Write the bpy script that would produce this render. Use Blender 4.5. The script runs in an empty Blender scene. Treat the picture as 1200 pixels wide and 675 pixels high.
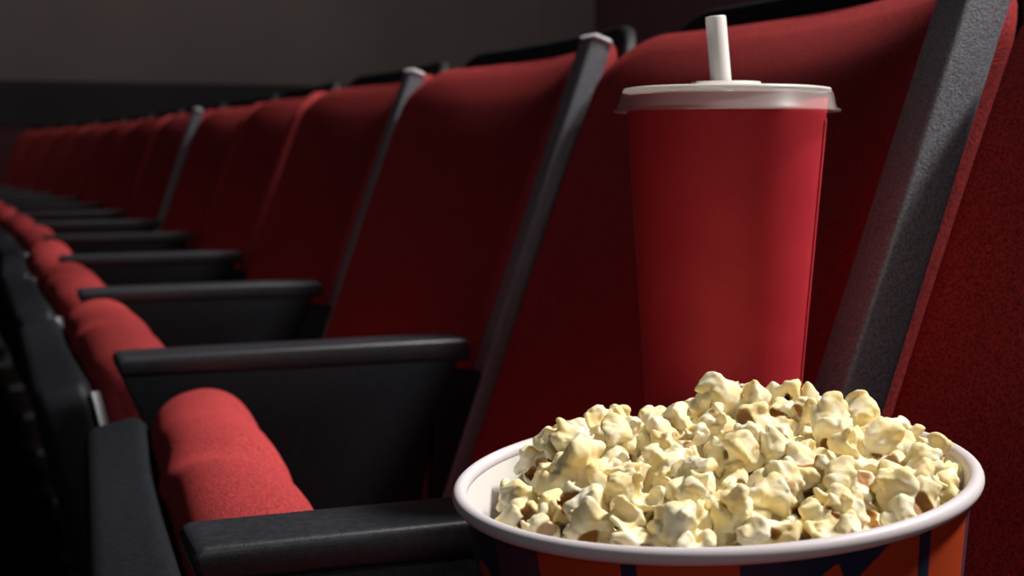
import bpy, bmesh, math, random
import numpy as np
from mathutils import Vector, Matrix, noise

scene = bpy.context.scene
COL = scene.collection
CAMZ = 0.773                      # camera height above the floor

# ------------------------------------------------------------------ materials
def mat(name, color=(0.5, 0.5, 0.5), rough=0.5, **kw):
    m = bpy.data.materials.new(name)
    m.use_nodes = True
    b = m.node_tree.nodes['Principled BSDF']
    b.inputs['Base Color'].default_value = (*color, 1)
    b.inputs['Roughness'].default_value = rough
    for k, v in kw.items():
        b.inputs[k].default_value = v
    return m, m.node_tree, b

def N(nt, t, **kw):
    n = nt.nodes.new(t)
    for k, v in kw.items():
        setattr(n, k, v)
    return n

def noise_color(nt, b, c1, c2, scale, lo=0.35, hi=0.65, detail=4, bump=0.0, bdist=0.001, bscale=None):
    tc = N(nt, 'ShaderNodeTexCoord')
    nz = N(nt, 'ShaderNodeTexNoise')
    nz.inputs['Scale'].default_value = scale
    nz.inputs['Detail'].default_value = detail
    nt.links.new(tc.outputs['Object'], nz.inputs['Vector'])
    cr = N(nt, 'ShaderNodeValToRGB')
    cr.color_ramp.elements[0].position = lo
    cr.color_ramp.elements[1].position = hi
    cr.color_ramp.elements[0].color = (*c1, 1)
    cr.color_ramp.elements[1].color = (*c2, 1)
    nt.links.new(nz.outputs['Fac'], cr.inputs['Fac'])
    nt.links.new(cr.outputs['Color'], b.inputs['Base Color'])
    if bump:
        src = nz
        if bscale:
            src = N(nt, 'ShaderNodeTexNoise')
            src.inputs['Scale'].default_value = bscale
            src.inputs['Detail'].default_value = 3
            nt.links.new(tc.outputs['Object'], src.inputs['Vector'])
        bp = N(nt, 'ShaderNodeBump')
        bp.inputs['Strength'].default_value = bump
        bp.inputs['Distance'].default_value = bdist
        nt.links.new(src.outputs['Fac'], bp.inputs['Height'])
        nt.links.new(bp.outputs['Normal'], b.inputs['Normal'])
    return cr

# red wool seat fabric
M_FAB, nt, b = mat('red_wool_fabric', rough=0.9)
noise_color(nt, b, (0.15, 0.022, 0.021), (0.39, 0.046, 0.050), 800, bump=0.9, bdist=0.0010, bscale=1200)
b.inputs['Specular IOR Level'].default_value = 0.02

# black moulded plastic
M_PLA, nt, b = mat('black_plastic', rough=0.55)
noise_color(nt, b, (0.005, 0.006, 0.008), (0.009, 0.010, 0.013), 300, bump=0.25, bdist=0.0006, bscale=1200)
b.inputs['Specular IOR Level'].default_value = 0.14
M_PAD, nt, b = mat('black_armrest_plastic', rough=0.38)
noise_color(nt, b, (0.012, 0.013, 0.017), (0.022, 0.023, 0.029), 300, bump=0.3, bdist=0.0004, bscale=1600)
b.inputs['Specular IOR Level'].default_value = 0.6
# textured black paint on the metal standards
M_PAINT, nt, b = mat('textured_black_paint', rough=0.5)
noise_color(nt, b, (0.055, 0.058, 0.074), (0.19, 0.197, 0.230), 900, bump=0.7, bdist=0.0006, bscale=1300)
b.inputs['Specular IOR Level'].default_value = 0.8
# bare metal
M_MET, nt, b = mat('worn_steel', (0.62, 0.62, 0.66), 0.35, Metallic=1.0)
M_CAP, nt, b = mat('pale_metal_cap', (0.86, 0.86, 0.90), 0.45)
# carpet and walls
M_FLOOR, nt, b = mat('dark_carpet', rough=0.95)
b.inputs['Specular IOR Level'].default_value = 0.0
noise_color(nt, b, (0.004, 0.003, 0.003), (0.009, 0.006, 0.005), 60, bump=0.5, bdist=0.003)
M_WALL, nt, b = mat('grey_wall_panel', rough=0.9)
noise_color(nt, b, (0.17, 0.140, 0.136), (0.20, 0.166, 0.160), 1.2, bump=0.1, bdist=0.002, bscale=80)
M_DADO, nt, b = mat('black_wall_cladding', rough=0.8)
noise_color(nt, b, (0.022, 0.017, 0.023), (0.030, 0.023, 0.030), 2.0)
M_MAROON, nt, b = mat('maroon_wall_cloth', rough=0.95)
noise_color(nt, b, (0.07, 0.022, 0.03), (0.09, 0.028, 0.038), 3.0)

# paper goods
M_WHITE, nt, b = mat('white_paperboard', (0.80, 0.77, 0.74), 0.5)
M_RIM, nt, b = mat('white_rolled_paper', (0.64, 0.59, 0.61), 0.5)
M_NAVY, nt, b = mat('navy_print', (0.012, 0.022, 0.05), 0.4)
M_PURP, nt, b = mat('plum_print', (0.075, 0.028, 0.055), 0.4)
M_ORNG, nt, b = mat('orange_red_print', (0.42, 0.050, 0.012), 0.4)
M_CUP, nt, b = mat('red_paper_cup', rough=0.6)
b.inputs['Specular IOR Level'].default_value = 0.25
noise_color(nt, b, (0.45, 0.018, 0.030), (0.50, 0.023, 0.036), 60, bump=0.05, bdist=0.0005, bscale=400)
M_LID, nt, b = mat('clear_frosted_plastic', (0.93, 0.90, 0.86), 0.32)
b.inputs['Alpha'].default_value = 0.11
b.inputs['Specular IOR Level'].default_value = 0.25
M_LIDTOP, nt, b = mat('white_frosted_plastic', (0.90, 0.87, 0.82), 0.35)
b.inputs['Transmission Weight'].default_value = 0.25
M_STRAW, nt, b = mat('white_straw_plastic', (0.95, 0.92, 0.89), 0.3)


for m_ in (M_STRAW, M_LIDTOP):
    t_ = m_.node_tree
    tr = N(t_, 'ShaderNodeBsdfTranslucent'); tr.inputs['Color'].default_value = (0.95, 0.92, 0.88, 1)
    mxs = N(t_, 'ShaderNodeMixShader'); mxs.inputs[0].default_value = 0.22
    out = t_.nodes['Material Output']
    t_.links.new(t_.nodes['Principled BSDF'].outputs[0], mxs.inputs[1]); t_.links.new(tr.outputs[0], mxs.inputs[2])
    t_.links.new(mxs.outputs[0], out.inputs['Surface'])

# popcorn: cream flesh, amber hull where the attribute says so
M_POP, nt, b = mat('popcorn_flesh', rough=0.55)
tc = N(nt, 'ShaderNodeTexCoord')
nz = N(nt, 'ShaderNodeTexNoise'); nz.inputs['Scale'].default_value = 130; nz.inputs['Detail'].default_value = 3
nt.links.new(tc.outputs['Object'], nz.inputs['Vector'])
cr = N(nt, 'ShaderNodeValToRGB')
cr.color_ramp.elements[0].position = 0.38; cr.color_ramp.elements[0].color = (0.87, 0.72, 0.36, 1)
cr.color_ramp.elements[1].position = 0.62; cr.color_ramp.elements[1].color = (0.92, 0.86, 0.66, 1)
nt.links.new(nz.outputs['Fac'], cr.inputs['Fac'])
at = N(nt, 'ShaderNodeAttribute', attribute_name='hull')
mx = N(nt, 'ShaderNodeMix', data_type='RGBA')
nt.links.new(at.outputs['Fac'], mx.inputs[0])
nt.links.new(cr.outputs['Color'], mx.inputs[6])
mx.inputs[7].default_value = (0.34, 0.145, 0.028, 1)
nt.links.new(mx.outputs[2], b.inputs['Base Color'])
b.inputs['Subsurface Weight'].default_value = 0.35
b.inputs['Subsurface Radius'].default_value = (1.0, 0.75, 0.35)
b.inputs['Subsurface Scale'].default_value = 0.0025
b.inputs['Specular IOR Level'].default_value = 0.18
nz2 = N(nt, 'ShaderNodeTexNoise'); nz2.inputs['Scale'].default_value = 420; nz2.inputs['Detail'].default_value = 4
nt.links.new(tc.outputs['Object'], nz2.inputs['Vector'])
bp = N(nt, 'ShaderNodeBump'); bp.inputs['Strength'].default_value = 0.4; bp.inputs['Distance'].default_value = 0.0008
nt.links.new(nz2.outputs['Fac'], bp.inputs['Height']); nt.links.new(bp.outputs['Normal'], b.inputs['Normal'])

# ------------------------------------------------------------------ object helpers
def mesh_obj(name, verts, faces, m, parent=None, smooth=True, loc=None):
    me = bpy.data.meshes.new(name)
    me.from_pydata([tuple(map(float, v)) for v in verts], [], faces)
    if smooth:
        me.polygons.foreach_set('use_smooth', [True] * len(me.polygons))
    me.update()
    return link(name, me, m, parent, loc)

def link(name, me, m, parent=None, loc=None):
    if isinstance(m, (list, tuple)):
        for x in m: me.materials.append(x)
    else:
        me.materials.append(m)
    o = bpy.data.objects.new(name, me)
    COL.objects.link(o)
    if parent is not None: o.parent = parent
    if loc is not None: o.location = loc
    return o

def tag(o, label, cat, group=None, kind=None):
    o['label'] = label; o['category'] = cat
    if group: o['group'] = group
    if kind: o['kind'] = kind
    return o

def empty(name, loc, rot=(0, 0, 0)):
    o = bpy.data.objects.new(name, None)
    o.empty_display_size = 0.05
    COL.objects.link(o); o.location = loc; o.rotation_euler = rot
    return o

def struct(o):
    o['kind'] = 'structure'; return o

def pillow(hw, hl, R, thick, r, nring=30, per=40, fn=None):
    """Rounded slab: planar rounded rectangle (half sizes hw, hl, corner radius R), thickness
    profile rounded with radius r.  fn(a, b, t, d) -> xyz; a,b planar, t thickness, d edge distance."""
    # outline of the rounded rectangle
    pts = []
    def seg(p, q, n):
        for i in range(n):
            k = i / n
            pts.append((p[0] + (q[0] - p[0]) * k, p[1] + (q[1] - p[1]) * k))
    def arc(cx, cy, a0, n):
        for i in range(n):
            a = a0 + math.pi / 2 * i / n
            pts.append((cx + R * math.cos(a), cy + R * math.sin(a)))
    ns, na = per, 10
    arc(hw - R, hl - R, 0, na); seg((hw - R, hl), (-hw + R, hl), ns)
    arc(-hw + R, hl - R, math.pi / 2, na); seg((-hw, hl - R), (-hw, -hl + R), ns)
    arc(-hw + R, -hl + R, math.pi, na); seg((-hw + R, -hl), (hw - R, -hl), ns)
    arc(hw - R, -hl + R, 3 * math.pi / 2, na); seg((hw, -hl + R), (hw, hl - R), ns)
    pts = np.array(pts); M = len(pts)
    hm = min(hw, hl)
    # ring distances from the edge
    ds = list(r * (1 - np.cos(np.linspace(0, math.pi / 2, 10)))) + list(np.linspace(r, hm, nring)[1:-1])
    verts, rings = [], []
    def shrink(d):
        k = d / hm
        return pts * np.array([(hw - d) / hw, (hl - d * 1.0) / hl if hl < hw * 1.6 else (hl - d) / hl])
    def prof(d):
        if d >= r: return thick / 2
        return thick / 2 - r + math.sqrt(max(0, r * r - (r - d) ** 2))
    for side in (1, -1):
        rg = []
        for i, d in enumerate(ds):
            if side == -1 and i == 0 and thick / 2 - r < 1e-6:
                rg.append(rings[0]); continue
            P = shrink(d); t = side * prof(d)
            base = len(verts)
            for a, bb in P: verts.append(fn(a, bb, t, d))
            rg.append(base)
        c = len(verts)
        if hl > hw:
            verts.append(fn(0, 0, side * thick / 2, hm))
        else:
            verts.append(fn(0, 0, side * thick / 2, hm))
        rings += rg
        if side == 1: top, ctop = rg, c
        else: bot, cbot = rg, c
    faces = []
    def strip(r0, r1, flip):
        for j in range(M):
            k = (j + 1) % M
            f = (r0 + j, r0 + k, r1 + k, r1 + j)
            faces.append(f[::-1] if flip else f)
    for i in range(len(ds) - 1):
        strip(top[i], top[i + 1], False); strip(bot[i], bot[i + 1], True)
    for j in range(M):
        k = (j + 1) % M
        faces.append((top[-1] + j, top[-1] + k, ctop)); faces.append((bot[-1] + k, bot[-1] + j, cbot))
    if top[0] != bot[0]: strip(bot[0], top[0], False)
    return verts, faces

def prism(poly, y0, y1, bevel=0.004, segs=3):
    """Polygon in XZ extruded along Y, bevelled; returns a mesh."""
    bm = bmesh.new()
    vs = [bm.verts.new((x, y0, z)) for x, z in poly]
    f = bm.faces.new(vs)
    ex = bmesh.ops.extrude_face_region(bm, geom=[f])
    bmesh.ops.translate(bm, verts=[v for v in ex['geom'] if isinstance(v, bmesh.types.BMVert)], vec=(0, y1 - y0, 0))
    bmesh.ops.recalc_face_normals(bm, faces=bm.faces)
    if bevel:
        bmesh.ops.bevel(bm, geom=list(bm.edges), offset=bevel, segments=segs, profile=0.5, affect='EDGES', clamp_overlap=True)
    me = bpy.data.meshes.new('prism'); bm.to_mesh(me); bm.free()
    me.polygons.foreach_set('use_smooth', [True] * len(me.polygons))
    me.set_sharp_from_angle(angle=math.radians(35))
    return me

def lathe(profile, n=128, closed=False):
    """Profile of (r, z) swept round Z."""
    verts, faces = [], []
    for i in range(n):
        a = 2 * math.pi * i / n
        for r, z in profile: verts.append((r * math.cos(a), r * math.sin(a), z))
    k = len(profile)
    for i in range(n):
        j = (i + 1) % n
        for q in range(k if closed else k - 1):
            w = (q + 1) % k
            faces.append((i * k + q, j * k + q, j * k + w, i * k + w))
    return verts, faces

# ------------------------------------------------------------------ the room
def slab(name, x0, x1, y0, y1, z0, z1, m):
    me = bpy.data.meshes.new(name)
    bm = bmesh.new(); bmesh.ops.create_cube(bm, size=1)
    for v in bm.verts:
        v.co = ((x0 + x1) / 2 + v.co.x * (x1 - x0), (y0 + y1) / 2 + v.co.y * (y1 - y0), (z0 + z1) / 2 + v.co.z * (z1 - z0))
    bm.to_mesh(me); bm.free()
    return struct(link(name, me, m))

YF = 9.8
slab('floor', -7.0, 4.6, -3.0, YF + 0.2, -0.1, 0.0, M_FLOOR)
slab('wall_far', -7.0, 4.35, YF, YF + 0.2, 1.235, 4.6, M_WALL)
slab('trim_1', -7.0, 4.35, YF - 0.02, YF + 0.2, 0.94, 1.235, M_DADO)
slab('trim_3', -7.0, 4.35, YF - 0.01, YF + 0.2, 0.0, 0.94, M_MAROON)
slab('trim_2', 3.95, 4.35, YF - 0.10, YF, 1.2351, 4.6, M_WALL)
slab('wall_back', 4.35, 4.55, -3.0, YF + 0.2, 0.0, 4.6, M_MAROON)

# ------------------------------------------------------------------ the row of seats
SP, Y1 = 0.525, 0.553
# the row bows a little: distance of each seat back (near side, far side) and each upright from the camera line
NST = 14                                            # stands 0 .. 13
S_NEAR = [0.420, 0.420, 0.442, 0.441, 0.430, 0.438, 0.424, 0.398, 0.380, 0.350, 0.305, 0.250, 0.190]
S_FAR = [0.431, 0.453, 0.441, 0.434, 0.438, 0.426, 0.400, 0.382, 0.352, 0.308, 0.254, 0.195, 0.130]
ST_X = [0.405, 0.4075, 0.442, 0.442, 0.432, 0.436, 0.414]
for n_ in range(7, NST): ST_X.append(S_FAR[n_ - 1] - 0.002)
def skew_of(n): return (S_FAR[n] - S_NEAR[n]) / SP
SL = 0.35; AN = math.atan(SL); CA, SA = math.cos(AN), math.sin(AN)

ORD = ['first', 'second', 'third', 'fourth', 'fifth', 'sixth', 'seventh', 'eighth', 'ninth', 'tenth', 'eleventh',
       'twelfth', 'thirteenth', 'fourteenth', 'fifteenth', 'sixteenth', 'seventeenth']

X0B = 0.4223; X0S = 0.4225
def make_stand(setback, front, rear, w=0.024):
    y = 0.0
    root = empty('armrest_stand', (0, 0, 0))
    pad = prism([(front + 0.003, 0.606), (front, 0.617), (front + 0.004, 0.621), (rear - 0.004, 0.622), (rear, 0.618), (rear, 0.604)], -0.0212, 0.0212, 0.0035, 3)
    link('arm_pad', pad, M_PAD, root)
    pan = prism([(front + 0.004, 0.6065), (rear - 0.010, 0.6065), (rear - 0.032, 0.560), (0.303, 0.480), (0.300, 0.10), (0.190, 0.10),
                 (0.175, 0.36), (front + 0.036, 0.530)], -0.0207, 0.0207, 0.002, 2)
    link('side_panel', pan, M_PLA, root)
    con = prism([(rear - 0.03, 0.598), (rear + 0.018, 0.590), (rear + 0.008, 0.500), (rear - 0.03, 0.420)], -0.0115, 0.0115, 0.002, 2)
    link('connector', con, M_PLA, root)
    ft = prism([(0.13, 0.0), (0.42, 0.0), (0.42, 0.012), (0.36, 0.022), (0.35, 0.10), (0.18, 0.10), (0.17, 0.022), (0.13, 0.012)], -0.035, 0.035, 0.003, 2)
    link('foot', ft, M_PAINT, root)
    def fx(z): return 0.4475 + SL * (z - CAMZ - 0.072) + setback
    z0, z1 = 0.42, CAMZ + (0.094 if setback == 0 else 0.060)
    up = prism([(fx(z0), z0), (fx(z1), z1), (fx(z1) + w * CA * CA, z1 - w * CA * SA), (fx(z0) + w, z0 - 0.01)], -0.0125, 0.0125, 0.0035, 3)
    link('upright', up, M_PAINT, root)
    a = Vector((fx(z1), 0, z1)); d = Vector((CA, 0, -SA)); n = Vector((SA, 0, CA))
    L = w * CA
    P = [a + d * -0.001, a + n * 0.004 + d * 0.003, a + d * (L - 0.003) + n * 0.004, a + d * (L + 0.001)]
    P = [p + n * 0.0005 for p in P]
    cp = prism([(p.x, p.z) for p in P], -0.0132, 0.0132, 0.0015, 2)
    link('end_cap', cp, M_CAP, root)
    return root

def stand_label(n):
    if n == 0: return 'black armrest stand on the near side of the seat that holds the bucket'
    if n == 1: return 'black armrest and upright carrying the red cup, just behind the bucket'
    if n == 2: return 'black armrest with white-capped upright, first one beyond the red cup'
    if n == 6: return 'thin grey capped upright rising between the far seat backs, with black armrest'
    if n == NST - 1: return 'black armrest stand closing the far end of the row'
    return f'black armrest stand between red seats, {ORD[n - 2]} one beyond the red cup'
for n in range(NST):
    tall = n in (0, 1, 2, 3, 6)
    fr = [0.070, 0.070, 0.088, 0.094, 0.100][min(n, 4)]
    dx = ST_X[n] - X0B
    if n >= 7: o = make_stand(0.045, 0.097, 0.362)
    else: o = make_stand(0.0 if tall else 0.045, fr - dx, 0.366 - dx, 0.027 if n < 2 else 0.022)
    yy = Y1 + SP * (n - 1)
    o.location = (ST_X[n] - X0B, yy, 0)
    tag(o, stand_label(n), 'armrest', 'armrest stands along the row')

HW = SP / 2 - 0.0168
def back_fn(hl, t0, top_z, roll, skew):
    """a: along Y, b: along recline (0 at middle), t: thickness (+ = front)."""
    zt = top_z
    xt = X0S - 0.003 + SL * (zt - CAMZ)
    def fn(a, b, t, d):
        s = b - hl
        k = min(1.0, max(0.0, t / 0.05 + 0.5))
        off = t + t0 - 0.022 * (1 - (a / HW) ** 2) - roll * k * (0.008 * max(0.0, 1 - (hl - b) / 0.05) ** 2 + 0.036 * (1 - (a / HW) ** 2) ** 0.7 * max(0.0, 1 - (hl - b) / 0.19) ** 2)
        wob = 0.0
        return (xt + s * SA - off / CA + skew * a, a, zt + s * CA)
    return fn

def make_seat(down, lip=(0.0, 0.0), skew=0.0):
    root = empty('theatre_seat', (0, 0, 0))
    # back: cushion and shell
    v, f = pillow(HW, 0.232, 0.045, 0.052, 0.015, fn=back_fn(0.232, -0.026, CAMZ + 0.094, 1.0, skew))
    mesh_obj('back_cushion', v, f, M_FAB, root)
    v, f = pillow(HW - 0.001, 0.250, 0.065, 0.013, 0.004, fn=back_fn(0.250, -0.0560, CAMZ + 0.113, 0.0, skew))
    mesh_obj('back_shell', v, f, M_PLA, root)
    if not down:
        ang = math.radians(12); ca, sa = math.cos(ang), math.sin(ang)
        X0, Z0 = 0.107 + lip[0], CAMZ - 0.163 + lip[1]
        def sf(t0, hl, drop):
            def fn(a, b, t, d):
                s = hl - b + drop
                tt = t + t0
                w = 0.0
                if t0 == 0.0:
                    # softly rumpled upholstery near the lip
                    e = math.exp(-s / 0.09)
                    q = a + 0.035 + 0.9 * t + 0.25 * s
                    val = math.exp(-(q / 0.024) ** 2)
                    q2 = a - 0.10 + 0.7 * t
                    val2 = math.exp(-(q2 / 0.035) ** 2)
                    w = (-0.006 * val - 0.002 * val2) * e
                    s2 = s + (0.006 * val + 0.003 * val2) * math.exp(-s / 0.05) + 0.012 * (a / 0.225) ** 2 * math.exp(-s / 0.05)
                else: s2 = s
                tt += w
                return (X0 + s2 * sa + tt * ca + skew * a, a, Z0 - s2 * ca + tt * sa)
            return fn
        v, f = pillow(0.221, 0.20, 0.035, 0.072, 0.034, fn=sf(0.0, 0.20, 0.0))
        mesh_obj('seat_cushion', v, f, M_FAB, root)
        base = sf(-0.0575, 0.195, 0.020)
        def shell(a, b, t, d):
            # raised border round the moulded underside
            if t < 0 and d > 0.022: t += 0.003 * min(1.0, (d - 0.022) / 0.006)
            return base(a, b, t, d)
        v, f = pillow(0.228, 0.195, 0.02, 0.046, 0.012, fn=shell)
        mesh_obj('seat_shell', v, f, M_PLA, root)
        # steel side plates between cushion and shell
        for sd in (-1,):
            pl = []
            for (t_, s_) in ((-0.0365, 0.030), (-0.0300, 0.032), (-0.0290, 0.060), (-0.0285, 0.240), (-0.0365, 0.245)):
                pl.append((X0 + s_ * sa + t_ * ca + skew * sd * 0.2245, Z0 - s_ * ca + t_ * sa))
            br = prism(pl, sd * 0.2245 - 0.002, sd * 0.2245 + 0.002, 0.0008, 2)
            link('side_plate', br, M_MET, root)
        br = prism([(0.15, 0.24), (0.36, 0.24), (0.36, 0.29), (0.21, 0.29)], -0.231, -0.227, 0.0015, 2)
        link('hinge_bracket', br, M_PAINT, root)
        br = prism([(0.15, 0.24), (0.36, 0.24), (0.36, 0.29), (0.21, 0.29)], 0.227, 0.231, 0.0015, 2)
        link('hinge_bracket', br, M_PAINT, root)
    else:
        ang = math.radians(4.2); ca, sa = math.cos(ang), math.sin(ang)
        def df(t0):
            def fn(a, b, t, d):
                x = 0.19 + b; tt = t + t0 + (0.002 * math.cos(a * 6))
                return (x * ca - tt * sa, a, 0.428 + x * sa * 1.0 + tt * ca - 0.014)
            return fn
        v, f = pillow(0.225, 0.20, 0.035, 0.072, 0.034, fn=df(0.0))
        mesh_obj('seat_cushion', v, f, M_FAB, root)
        v, f = pillow(0.230, 0.19, 0.02, 0.024, 0.008, fn=df(-0.05))
        mesh_obj('seat_shell', v, f, M_PLA, root)
        for s in (-1, 1):
            br = prism([(0.15, 0.24), (0.36, 0.24), (0.36, 0.37), (0.21, 0.37)], s * 0.231 - 0.003, s * 0.231 + 0.003, 0.002, 2)
            link('hinge_bracket', br, M_PAINT, root)
    return root

def seat_label(n):
    if n == 1: return 'red folded-up theatre seat directly behind the red cup, back filling the middle right'
    if n == 2: return 'red folded-up theatre seat just left of the white-capped upright'
    if n == NST - 2: return 'dim red theatre seat at the far end of the row'
    return f'red folded-up theatre seat, {ORD[n - 1]} along the row counted from the one behind the cup'
s0 = make_seat(True, (0, 0), skew_of(0)); yy = Y1 - SP / 2
s0.location = ((S_NEAR[0] + S_FAR[0]) / 2 - X0S, yy, 0)
tag(s0, 'red theatre seat folded down under the popcorn bucket, back at the right edge', 'seat', 'red theatre seats along the row')
for n in range(1, NST - 1):
    o = make_seat(False, (0.0, 0.0) if n == 1 else (-0.024, 0.014), skew_of(n))
    yy = Y1 + SP * (n - 0.5)
    o.location = ((S_NEAR[n] + S_FAR[n]) / 2 - X0S, yy, 0)
    tag(o, seat_label(n), 'seat', 'red theatre seats along the row')

# ------------------------------------------------------------------ the cup, its lid and straw
CX, CY = 0.3125, Y1
ZB = 0.6222; HC = 0.1755
cup = empty('drink_cup', (CX, CY, ZB))
tag(cup, 'tall red paper cup with clear lid standing on the armrest behind the popcorn', 'cup')
RT, RB = 0.0447, 0.0322
ztop = HC - 0.0004
prof = [(0.0, 0.004), (RB - 0.002, 0.004), (RB - 0.002, 0.0), (RB, 0.0)]
for k in range(1, 21): prof.append((RB + (RT - RB) * k / 20, ztop * k / 20))
prof += [(RT - 0.0007, ztop + 0.0006), (RT - 0.0012, ztop)]
for k in range(19, 0, -1): prof.append((RB - 0.0012 + (RT - RB) * k / 20, ztop * k / 20))
prof += [(RB - 0.0012, 0.006), (0.0, 0.006)]
v, f = lathe(prof, 160)
mesh_obj('cup_body', v, f, M_CUP, cup)
# overlapping side seam of the paper
sv, sf_ = [], []
a0, a1 = math.radians(-44), math.radians(-34)
for k in range(21):
    for a in np.linspace(a0, a1, 7):
        z = 0.002 + (ztop - 0.012) * k / 20
        r = RB + (RT - RB) * z / ztop + 0.0005
        sv.append((r * math.cos(a), r * math.sin(a), z))
for k in range(20):
    for j in range(6):
        sf_.append((k * 7 + j, k * 7 + j + 1, (k + 1) * 7 + j + 1, (k + 1) * 7 + j))
mesh_obj('paper_seam', sv, sf_, M_CUP, cup)
# lid: frosted skirt with a turned-out lip, white top ring, raised straw boss
L0 = HC
sk = [(RT + 0.0010, L0 + 0.0018), (RT + 0.0022, L0 + 0.0010), (RT + 0.0036, L0 - 0.0055), (RT + 0.0056, L0 - 0.0065), (RT + 0.0056, L0 - 0.0073),
      (RT + 0.0028, L0 - 0.0063), (RT + 0.0012, L0 + 0.0002), (RT + 0.0008, L0 + 0.0008)]
v, f = lathe(sk, 160, True)
lid = mesh_obj('lid', v, f, M_LID, cup)
tp = [(RT + 0.0016, L0 + 0.0014), (RT + 0.0010, L0 + 0.0030), (RT - 0.002, L0 + 0.0034), (RT - 0.004, L0 + 0.0026), (0.0165, L0 + 0.0026), (0.0152, L0 + 0.0060),
      (0.0070, L0 + 0.0062), (0.0070, L0 + 0.0052), (0.0146, L0 + 0.0050), (0.0160, L0 + 0.0016), (RT - 0.004, L0 + 0.0016), (RT - 0.001, L0 + 0.0018)]
v, f = lathe(tp, 160, True)
mesh_obj('lid_top', v, f, M_LIDTOP, lid)

# drinking straw: tube standing in the lid hole, leaning left
def tube(p0, p1, ro, ri, n=40):
    p0, p1 = Vector(p0), Vector(p1); d = (p1 - p0)
    q = d.to_track_quat('Z', 'Y'); L = d.length
    pr = [(ro, 0), (ro, L * 0.5), (ro, L - 0.0006), (ro - 0.0004, L), (ri, L), (ri, L * 0.5), (ri, 0)]
    v, f = lathe(pr, n, True)
    return [tuple(q @ Vector(x) + p0) for x in v], f
RTV = Vector((math.cos(math.radians(20.8)), -math.sin(math.radians(20.8)), 0))
base = Vector((CX, CY, ZB)) + RTV * -0.0022
hole = base + Vector((0, 0, HC + 0.0055))
top = hole + RTV * -0.0030 + Vector((0, 0, 0.0295))
dirn = (top - hole).normalized()
low = hole - dirn * 0.150
v, f = tube(low - hole, top - hole, 0.0046, 0.0039)
st = mesh_obj('drinking_straw', v, f, M_STRAW, None, loc=hole)
tag(st, 'short white drinking straw poking up from the red cup lid', 'straw')

# ------------------------------------------------------------------ popcorn bucket
BC = Vector((0.2364, 0.4249, CAMZ - 0.1136))        # rim centre
BN = Vector((-0.0767, 0.0, 0.99706)).normalized()
BA = BN.cross(Vector((0, 1, 0))).normalized(); BB = BN.cross(BA).normalized()
BR, BRB, BH = 0.0888, 0.066, 0.184
bucket = empty('popcorn_bucket', BC - BN * BH)
rotm = Matrix((BA, BB, BN)).transposed()
bucket.rotation_euler = rotm.to_euler()
tag(bucket, 'round paper popcorn bucket with white rim and navy and orange print, heaped full', 'bucket')
RW = BR - 0.0012
def printed(phi, h):
    """phi in degrees round the bucket, h metres below the rim: 0 navy, 1 plum, 2 orange."""
    p = (phi + 180) % 360 - 180
    def seg(x, a, b): return a <= x < b
    if seg(p, -7, 2):
        m = -2.5; return 2 if h > 0.0165 + 0.00025 * (p - m) ** 2 * 0.6 else 0
    if seg(p, 8, 23): return 1
    if seg(p, 23, 43): return 2
    if seg(p, 46.3, 66.5): return 2
    if seg(p, 66.5, 98.7) or seg(p, 98.7, 107):
        if p >= 98.7 - (h - 0.0033) * 940 and p >= 91.4 - (h - 0.011) * 300 and p >= 88.5: return 2
        if p < 86 + (h - 0.006) * 250 and h > 0.0062 + (86 - p) * 0.00095 and p > 74: return 2
        return 0
    if seg(p, 111, 131): return 2
    q = p % 60
    if 131 <= p or p < -12:
        if seg(q, 8, 20): return 1
        if seg(q, 22, 44) or seg(q, 47, 56): return 2
    return 0
NA = 1080
HS = list(np.linspace(0, 0.03, 76)) + list(np.linspace(0.03, BH, 32)[1:])
NH = len(HS) - 1
bv, bf, bm_idx = [], [], []
for j in range(NH + 1):
    h = HS[j]
    r = RW + (BRB - RW) * h / BH
    for i in range(NA):
        a = 2 * math.pi * i / NA
        bv.append((r * math.cos(a), r * math.sin(a), BH - h))
for j in range(NH):
    for i in range(NA):
        k = (i + 1) % NA
        bf.append((j * NA + i, (j + 1) * NA + i, (j + 1) * NA + k, j * NA + k))
        bm_idx.append(printed((i + 0.5) * 360 / NA, (HS[j] + HS[j + 1]) / 2))
n0 = len(bv)
for j in range(12):
    r = RW - 0.0009 + (BRB - RW) * j / 11
    for i in range(120):
        a = 2 * math.pi * i / 120
        bv.append((r * math.cos(a), r * math.sin(a), BH - BH * j / 11))
for j in range(11):
    for i in range(120):
        k = (i + 1) % 120
        bf.append((n0 + j * 120 + i, n0 + j * 120 + k, n0 + (j + 1) * 120 + k, n0 + (j + 1) * 120 + i)); bm_idx.append(3)
o = mesh_obj('bucket_wall', bv, bf, [M_NAVY, M_PURP, M_ORNG, M_WHITE], bucket)
o.data.polygons.foreach_set('material_index', bm_idx)
rr = 0.0026
pr = [(RW + 0.0012 + rr * math.cos(t) , BH + rr * math.sin(t) * 1.05) for t in np.linspace(0, 2 * math.pi, 24, endpoint=False)]
v, f = lathe(pr, 200, True)
mesh_obj('rolled_rim', v, f, M_RIM, bucket)
v, f = lathe([(0, 0.004), (BRB - 0.0015, 0.004), (BRB - 0.0015, 0.003), (0, 0.003)], 96)
mesh_obj('bucket_base', v, f, M_WHITE, bucket)

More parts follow.
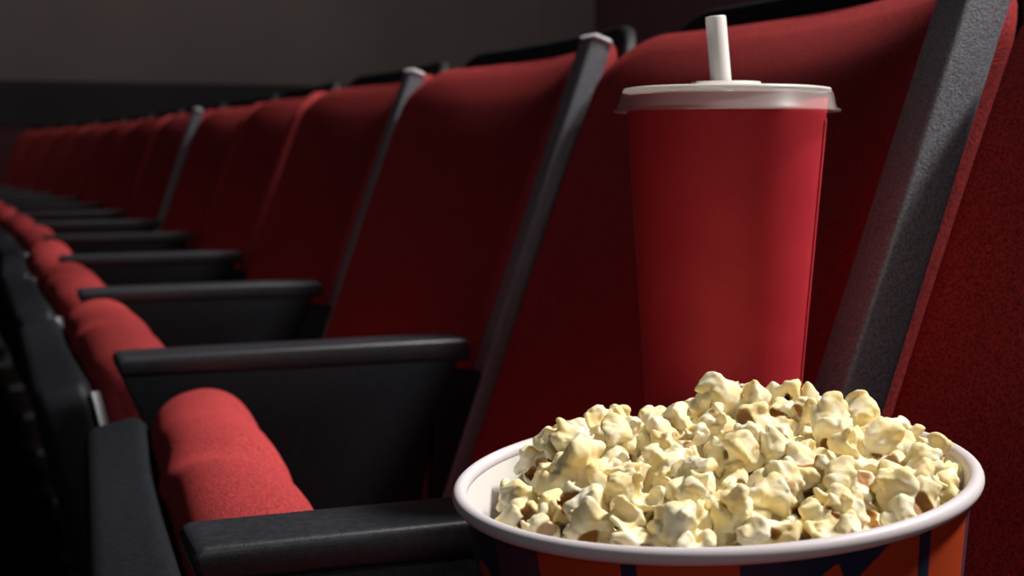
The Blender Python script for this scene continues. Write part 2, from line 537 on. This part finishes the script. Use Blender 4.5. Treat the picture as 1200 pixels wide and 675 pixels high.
# ------------------------------------------------------------------ popcorn
def surface_nets(F, org, h):
    S = F < 0
    nx, ny, nz = F.shape
    acc = np.zeros((nx - 1, ny - 1, nz - 1, 3)); cnt = np.zeros((nx - 1, ny - 1, nz - 1))
    corners = [(i, j, k) for i in (0, 1) for j in (0, 1) for k in (0, 1)]
    def sub(A, c): return A[c[0]:c[0] + nx - 1, c[1]:c[1] + ny - 1, c[2]:c[2] + nz - 1]
    for a in corners:
        for ax in range(3):
            if a[ax] == 1: continue
            b = list(a); b[ax] = 1
            fa, fb = sub(F, a), sub(F, b)
            m = (fa < 0) != (fb < 0)
            t = np.where(m, fa / np.where(m, fa - fb, 1), 0)
            for d in range(3):
                acc[..., d] += m * (a[d] + (t if d == ax else 0))
            cnt += m
    has = cnt > 0
    idx = -np.ones(has.shape, int); idx[has] = np.arange(has.sum())
    loc = np.argwhere(has)
    V = (loc + acc[has] / cnt[has][:, None]) * h + org
    faces = []
    for ax in range(3):
        o1, o2 = [(1, 2), (2, 0), (0, 1)][ax]
        sl0 = [slice(1, -1)] * 3; sl0[ax] = slice(0, -1)
        sl1 = [slice(1, -1)] * 3; sl1[ax] = slice(1, None)
        a, b = S[tuple(sl0)], S[tuple(sl1)]
        ch = np.argwhere(a != b)
        for c in ch:
            p = c + 1; p[ax] = c[ax]
            def cell(d1, d2):
                q = p.copy(); q[o1] -= d1; q[o2] -= d2
                return idx[tuple(q)]
            quad = [cell(1, 1), cell(0, 1), cell(0, 0), cell(1, 0)]
            inside_low = S[tuple(p)]
            faces.append(quad if inside_low else quad[::-1])
    return V, faces

def smin(a, b, k):
    h = np.clip(0.5 + 0.5 * (b - a) / k, 0, 1)
    return b + (a - b) * h - k * h * (1 - h)

def make_kernel(seed):
    rng = np.random.default_rng(seed)
    h = 0.00056; n = 58
    ax = (np.arange(n) - n / 2) * h
    P = np.stack(np.meshgrid(ax, ax, ax, indexing='ij'), -1)
    # warp space so that no lobe stays a clean ball
    ph = rng.uniform(0, 6.28, (3, 3)); X = P.copy()
    for d in range(3):
        e1, e2 = (d + 1) % 3, (d + 2) % 3
        X[..., d] += 0.0009 * np.sin(P[..., e1] * 620 + ph[d, 0]) + 0.0005 * np.sin(P[..., e2] * 900 + ph[d, 1]) + 0.00012 * np.sin((P[..., e1] + P[..., e2]) * 1500 + ph[d, 2])
    def ell(c, r, sq, axis):
        axis = axis / np.linalg.norm(axis)
        d = X - c
        al = d @ axis
        per2 = (d ** 2).sum(-1) - al ** 2
        return (np.sqrt(per2 + (al / sq) ** 2) - r) * min(1, sq)
    F = ell(np.array([0, 0, 0.0]), 0.0040, 0.9, np.array([0, 0, 1.0]))
    nl = rng.integers(3, 7)
    dirs = []
    for _ in range(400):
        d = rng.normal(size=3); d /= np.linalg.norm(d)
        if d[2] < -0.45: continue
        if all(d @ e < 0.40 for e in dirs): dirs.append(d)
        if len(dirs) == nl: break
    for d in dirs:
        r = rng.uniform(0.0034, 0.0058)
        c = d * rng.uniform(0.0040, 0.0068)
        L = ell(c, r, rng.uniform(0.50, 0.95), d + rng.normal(size=3) * 0.9)
        for q in range(rng.integers(3, 7)):
            e = d + rng.normal(size=3) * 0.9; e /= np.linalg.norm(e)
            L = smin(L, ell(c + e * r * 0.85, r * rng.uniform(0.34, 0.62), rng.uniform(0.7, 1.0), e), 0.0004)
        F = smin(F, L, 0.0004)
    # cupped hollows where the petals curl
    for _ in range(rng.integers(0, 3)):
        d = rng.normal(size=3); d /= np.linalg.norm(d)
        r = rng.uniform(0.003, 0.005)
        S = np.sqrt(((X - d * (r + rng.uniform(0.0035, 0.0055))) ** 2).sum(-1)) - r
        F = -smin(-F, S, 0.0005)
    # hull scars: a pit on the underside, more at the sides
    pits = [(np.array([0.0, 0.0, -0.0050]) + rng.normal(size=3) * 0.0008, rng.uniform(0.0026, 0.0038))]
    for _ in range(rng.integers(2, 5)):
        if len(dirs) < 2: break
        i, j = rng.choice(len(dirs), 2, replace=False)
        d = dirs[i] + dirs[j]
        d = d / max(np.linalg.norm(d), 1e-6)
        pits.append((d * rng.uniform(0.0058, 0.0072), rng.uniform(0.0016, 0.0029)))
    for c, r in pits:
        S = np.sqrt(((X - c) ** 2).sum(-1)) - r
        F = -smin(-F, S, 0.0004)
    # creases and wrinkles
    q = rng.uniform(0, 6, 8)
    w = np.sin(P[..., 0] * 1700 + q[0] + 2.2 * np.sin(P[..., 1] * 800 + q[1])) + np.sin(P[..., 1] * 1600 + q[2] + 2.2 * np.sin(P[..., 2] * 850 + q[3])) + np.sin(P[..., 2] * 1750 + q[4] + 2.2 * np.sin(P[..., 0] * 780 + q[5]))
    F = F + 0.00011 * (1.0 - np.abs(w))
    F[[0, -1]] = 1; F[:, [0, -1]] = 1; F[:, :, [0, -1]] = 1
    V, faces = surface_nets(F, np.array([-n / 2 * h] * 3), h)
    # pits live in warped space: look their vertices up there
    W = V.copy()
    for d in range(3):
        e1, e2 = (d + 1) % 3, (d + 2) % 3
        W[:, d] += 0.0009 * np.sin(V[:, e1] * 620 + ph[d, 0]) + 0.0005 * np.sin(V[:, e2] * 900 + ph[d, 1]) + 0.00012 * np.sin((V[:, e1] + V[:, e2]) * 1500 + ph[d, 2])
    hull = np.zeros(len(V))
    for i, (c, r) in enumerate(pits):
        d = np.sqrt(((W - c) ** 2).sum(1))
        hull = np.maximum(hull, np.clip((r * 1.28 - d) / (r * 0.2), 0, 1) * (1.0 if i == 0 else rng.uniform(0.6, 1.0)))
    me = bpy.data.meshes.new('popcorn_piece')
    me.from_pydata(V.tolist(), [], [tuple(int(q) for q in f) for f in faces])
    me.polygons.foreach_set('use_smooth', [True] * len(me.polygons))
    at = me.attributes.new('hull', 'FLOAT', 'POINT'); at.data.foreach_set('value', hull.astype(np.float32))
    me.materials.append(M_POP)
    me.update()
    return me

NK = 26
kernels = [make_kernel(100 + i) for i in range(NK)]

YAW = math.radians(20.8)
U = Vector((math.cos(YAW), -math.sin(YAW), 0)); U = (U - BN * U.dot(BN)).normalized()    # image right, in the rim plane
V_ = BN.cross(U).normalized()                                                          # away from the camera
def bump(u, v, u0, v0, s, a): return a * math.exp(-((u - u0) ** 2 + (v - v0) ** 2) / (2 * s * s))
def heap(u, v):
    r = math.hypot(u, v)
    h = 0.0165 * (1 - (r / 0.090) ** 2) - 0.0055
    h += bump(u, v, 0.012, 0.035, 0.014, 0.008) + bump(u, v, -0.045, 0.030, 0.018, 0.008) + bump(u, v, 0.048, 0.035, 0.016, 0.006)
    h -= bump(u, v, -0.016, 0.045, 0.010, 0.006)
    h -= bump(u, v, -0.075, 0.0, 0.03, 0.007)
    return h
rng = random.Random(11)
def pack(dh, spacing, rmax, tries=9000):
    out = []
    for _ in range(tries):
        r = rmax * math.sqrt(rng.random()); a = rng.random() * 2 * math.pi
        u, v = r * math.cos(a), r * math.sin(a)
        if u < -0.067 or (v > 0.0 and u < -0.058): continue
        s = rng.uniform(0.9, 1.12)
        if all((u - p[0]) ** 2 + (v - p[1]) ** 2 > (spacing * (s + p[2]) / 2) ** 2 for p in out):
            out.append((u, v, s))
    return [(u, v, heap(u, v) + dh + rng.uniform(-0.002, 0.001), s) for u, v, s in out]
top_layer = pack(0.0, 0.0155, 0.0785)
mid_layer = pack(-0.011, 0.0158, 0.0745)
low_layer = pack(-0.024, 0.0160, 0.066)

def place(u, v, h, s):
    return BC + U * u + V_ * v + BN * h
def rand_rot(tilt):
    ax = Vector((rng.gauss(0, 1), rng.gauss(0, 1), 0))
    ax = ax.normalized() if ax.length > 1e-3 else Vector((1, 0, 0))
    return Matrix.Rotation(rng.gauss(0, 1) * tilt, 4, ax) @ Matrix.Rotation(rng.random() * 6.283, 4, 'Z')
KV = {}
def fit_inside(me, M):
    """Slide a piece inwards until all of it lies inside the bucket wall."""
    if me.name not in KV:
        a = np.empty(len(me.vertices) * 3, np.float32); me.vertices.foreach_get('co', a); KV[me.name] = a.reshape(-1, 3)[::3]
    P = KV[me.name]
    for _ in range(4):
        W = P @ np.array(M.to_3x3()).T + np.array(M.translation - BC)
        uu, vv, hh = W @ np.array(U), W @ np.array(V_), W @ np.array(BN)
        lim = np.where(hh < -0.003, RW + (BRB - RW) * np.clip(-hh / BH, 0, 1) - 0.0016, RW - 0.0022)
        lim = np.where(hh > 0.004, RW + 0.002, lim)
        ex = np.hypot(uu, vv) - lim
        i = int(ex.argmax())
        if ex[i] <= 0: break
        d = U * float(uu[i]) + V_ * float(vv[i])
        M = Matrix.Translation(d.normalized() * -(float(ex[i]) + 0.0002)) @ M
    return M
cnt = 0
LAB = 'cream buttered popcorn piece with bulging lobes in the heap filling the bucket'
picked = sorted(top_layer, key=lambda p: -(p[2]))
for L in (top_layer, mid_layer):
    for (u, v, h, s) in L:
        if cnt >= 300: break
        me = kernels[cnt % NK] if cnt < NK else kernels[rng.randrange(NK)]
        o = bpy.data.objects.new('popcorn_piece', me)
        COL.objects.link(o)
        R = rand_rot(1.5)
        sc = s * rng.uniform(1.08, 1.34)
        o.matrix_world = fit_inside(me, Matrix.Translation(place(u, v, h, s)) @ R @ Matrix.Diagonal((sc, sc, sc, 1)))
        tag(o, LAB, 'popcorn', 'popcorn heaped in the bucket')
        cnt += 1
print('popcorn', len(top_layer), len(mid_layer), len(low_layer), cnt)
# the rest of the fill below: uncountable, one object
fv, ff, fh = [], [], []
for i, (u, v, h, s) in enumerate(low_layer):
    me = kernels[i % NK]
    M = fit_inside(me, Matrix.Translation(place(u, v, h, s)) @ rand_rot(1.5) @ Matrix.Diagonal((1.1, 1.1, 1.1, 1)))
    b0 = len(fv)
    fv += [tuple(M @ x.co) for x in me.vertices]
    ff += [tuple(b0 + q for q in p.vertices) for p in me.polygons]
    fh += [d.value for d in me.attributes['hull'].data]
fo = mesh_obj('popcorn_fill', fv, ff, M_POP)
at = fo.data.attributes.new('hull', 'FLOAT', 'POINT'); at.data.foreach_set('value', np.array(fh, np.float32))
tag(fo, 'deeper popcorn packed below the top of the heap in the bucket', 'popcorn', None, 'stuff')

# ------------------------------------------------------------------ light
def area(name, loc, target, size, power, color):
    L = bpy.data.lights.new(name, 'AREA'); L.shape = 'DISK'; L.size = size; L.energy = power; L.color = color
    o = bpy.data.objects.new(name, L); COL.objects.link(o); o.location = loc
    o.rotation_euler = (Vector(target) - Vector(loc)).to_track_quat('-Z', 'Y').to_euler()
    return o
def spot(name, loc, target, power, cone, color, radius=0.19):
    L = bpy.data.lights.new(name, 'SPOT'); L.energy = power; L.spot_size = math.radians(cone); L.spot_blend = 0.6
    L.shadow_soft_size = radius; L.color = color
    o = bpy.data.objects.new(name, L); COL.objects.link(o); o.location = loc
    o.rotation_euler = (Vector(target) - Vector(loc)).to_track_quat('-Z', 'Y').to_euler()
    return o
for i, y in enumerate((0.32, 1.10, 1.85, 2.6, 3.35, 4.1, 4.85, 5.6, 6.4)):
    spot('ceiling_downlight', (2.05, y - 0.17, CAMZ + 2.5), (0.30, y + 0.05, CAMZ - 0.1),
         (700, 520, 430, 360, 290, 230, 180, 140, 100)[i], 24 if i else 28, (1.0, 0.95, 0.91))
area('camera_fill', (-0.6, -4.2, 2.2), (0.3, 0.5, 0.65), 1.6, 19, (1.0, 0.95, 0.92))  # soft fill added behind the camera to lift the camera-facing sides
area('front_fill', (-5.5, -1.0, 2.4), (0.4, 1.6, 0.6), 4.0, 6, (0.92, 0.95, 1.0))  # broad weak fill, added out of view in front of the row
area('wall_washer', (0.6, 6.0, 4.4), (1.6, 9.8, 1.9), 1.2, 42, (1.0, 0.92, 0.85))

w = bpy.data.worlds.new('dim_room'); scene.world = w; w.use_nodes = True
w.node_tree.nodes['Background'].inputs[0].default_value = (0.75, 0.82, 1.0, 1)
w.node_tree.nodes['Background'].inputs[1].default_value = 0.025

# ------------------------------------------------------------------ camera
cd = bpy.data.cameras.new('camera'); cam = bpy.data.objects.new('camera', cd); COL.objects.link(cam)
cd.sensor_width = 36; cd.lens = 36 * 1630 / 1200
cam.location = (0, 0, CAMZ)
cam.rotation_euler = (math.radians(90 - 5.62), 0, -YAW)
cd.clip_start = 0.01
cd.dof.use_dof = True; cd.dof.focus_distance = 0.50; cd.dof.aperture_fstop = 15
scene.camera = cam

vs = scene.view_settings
vs.view_transform = 'Standard'; vs.look = 'None'; vs.gamma = 1; vs.use_curve_mapping = False
vs.exposure = 0.0
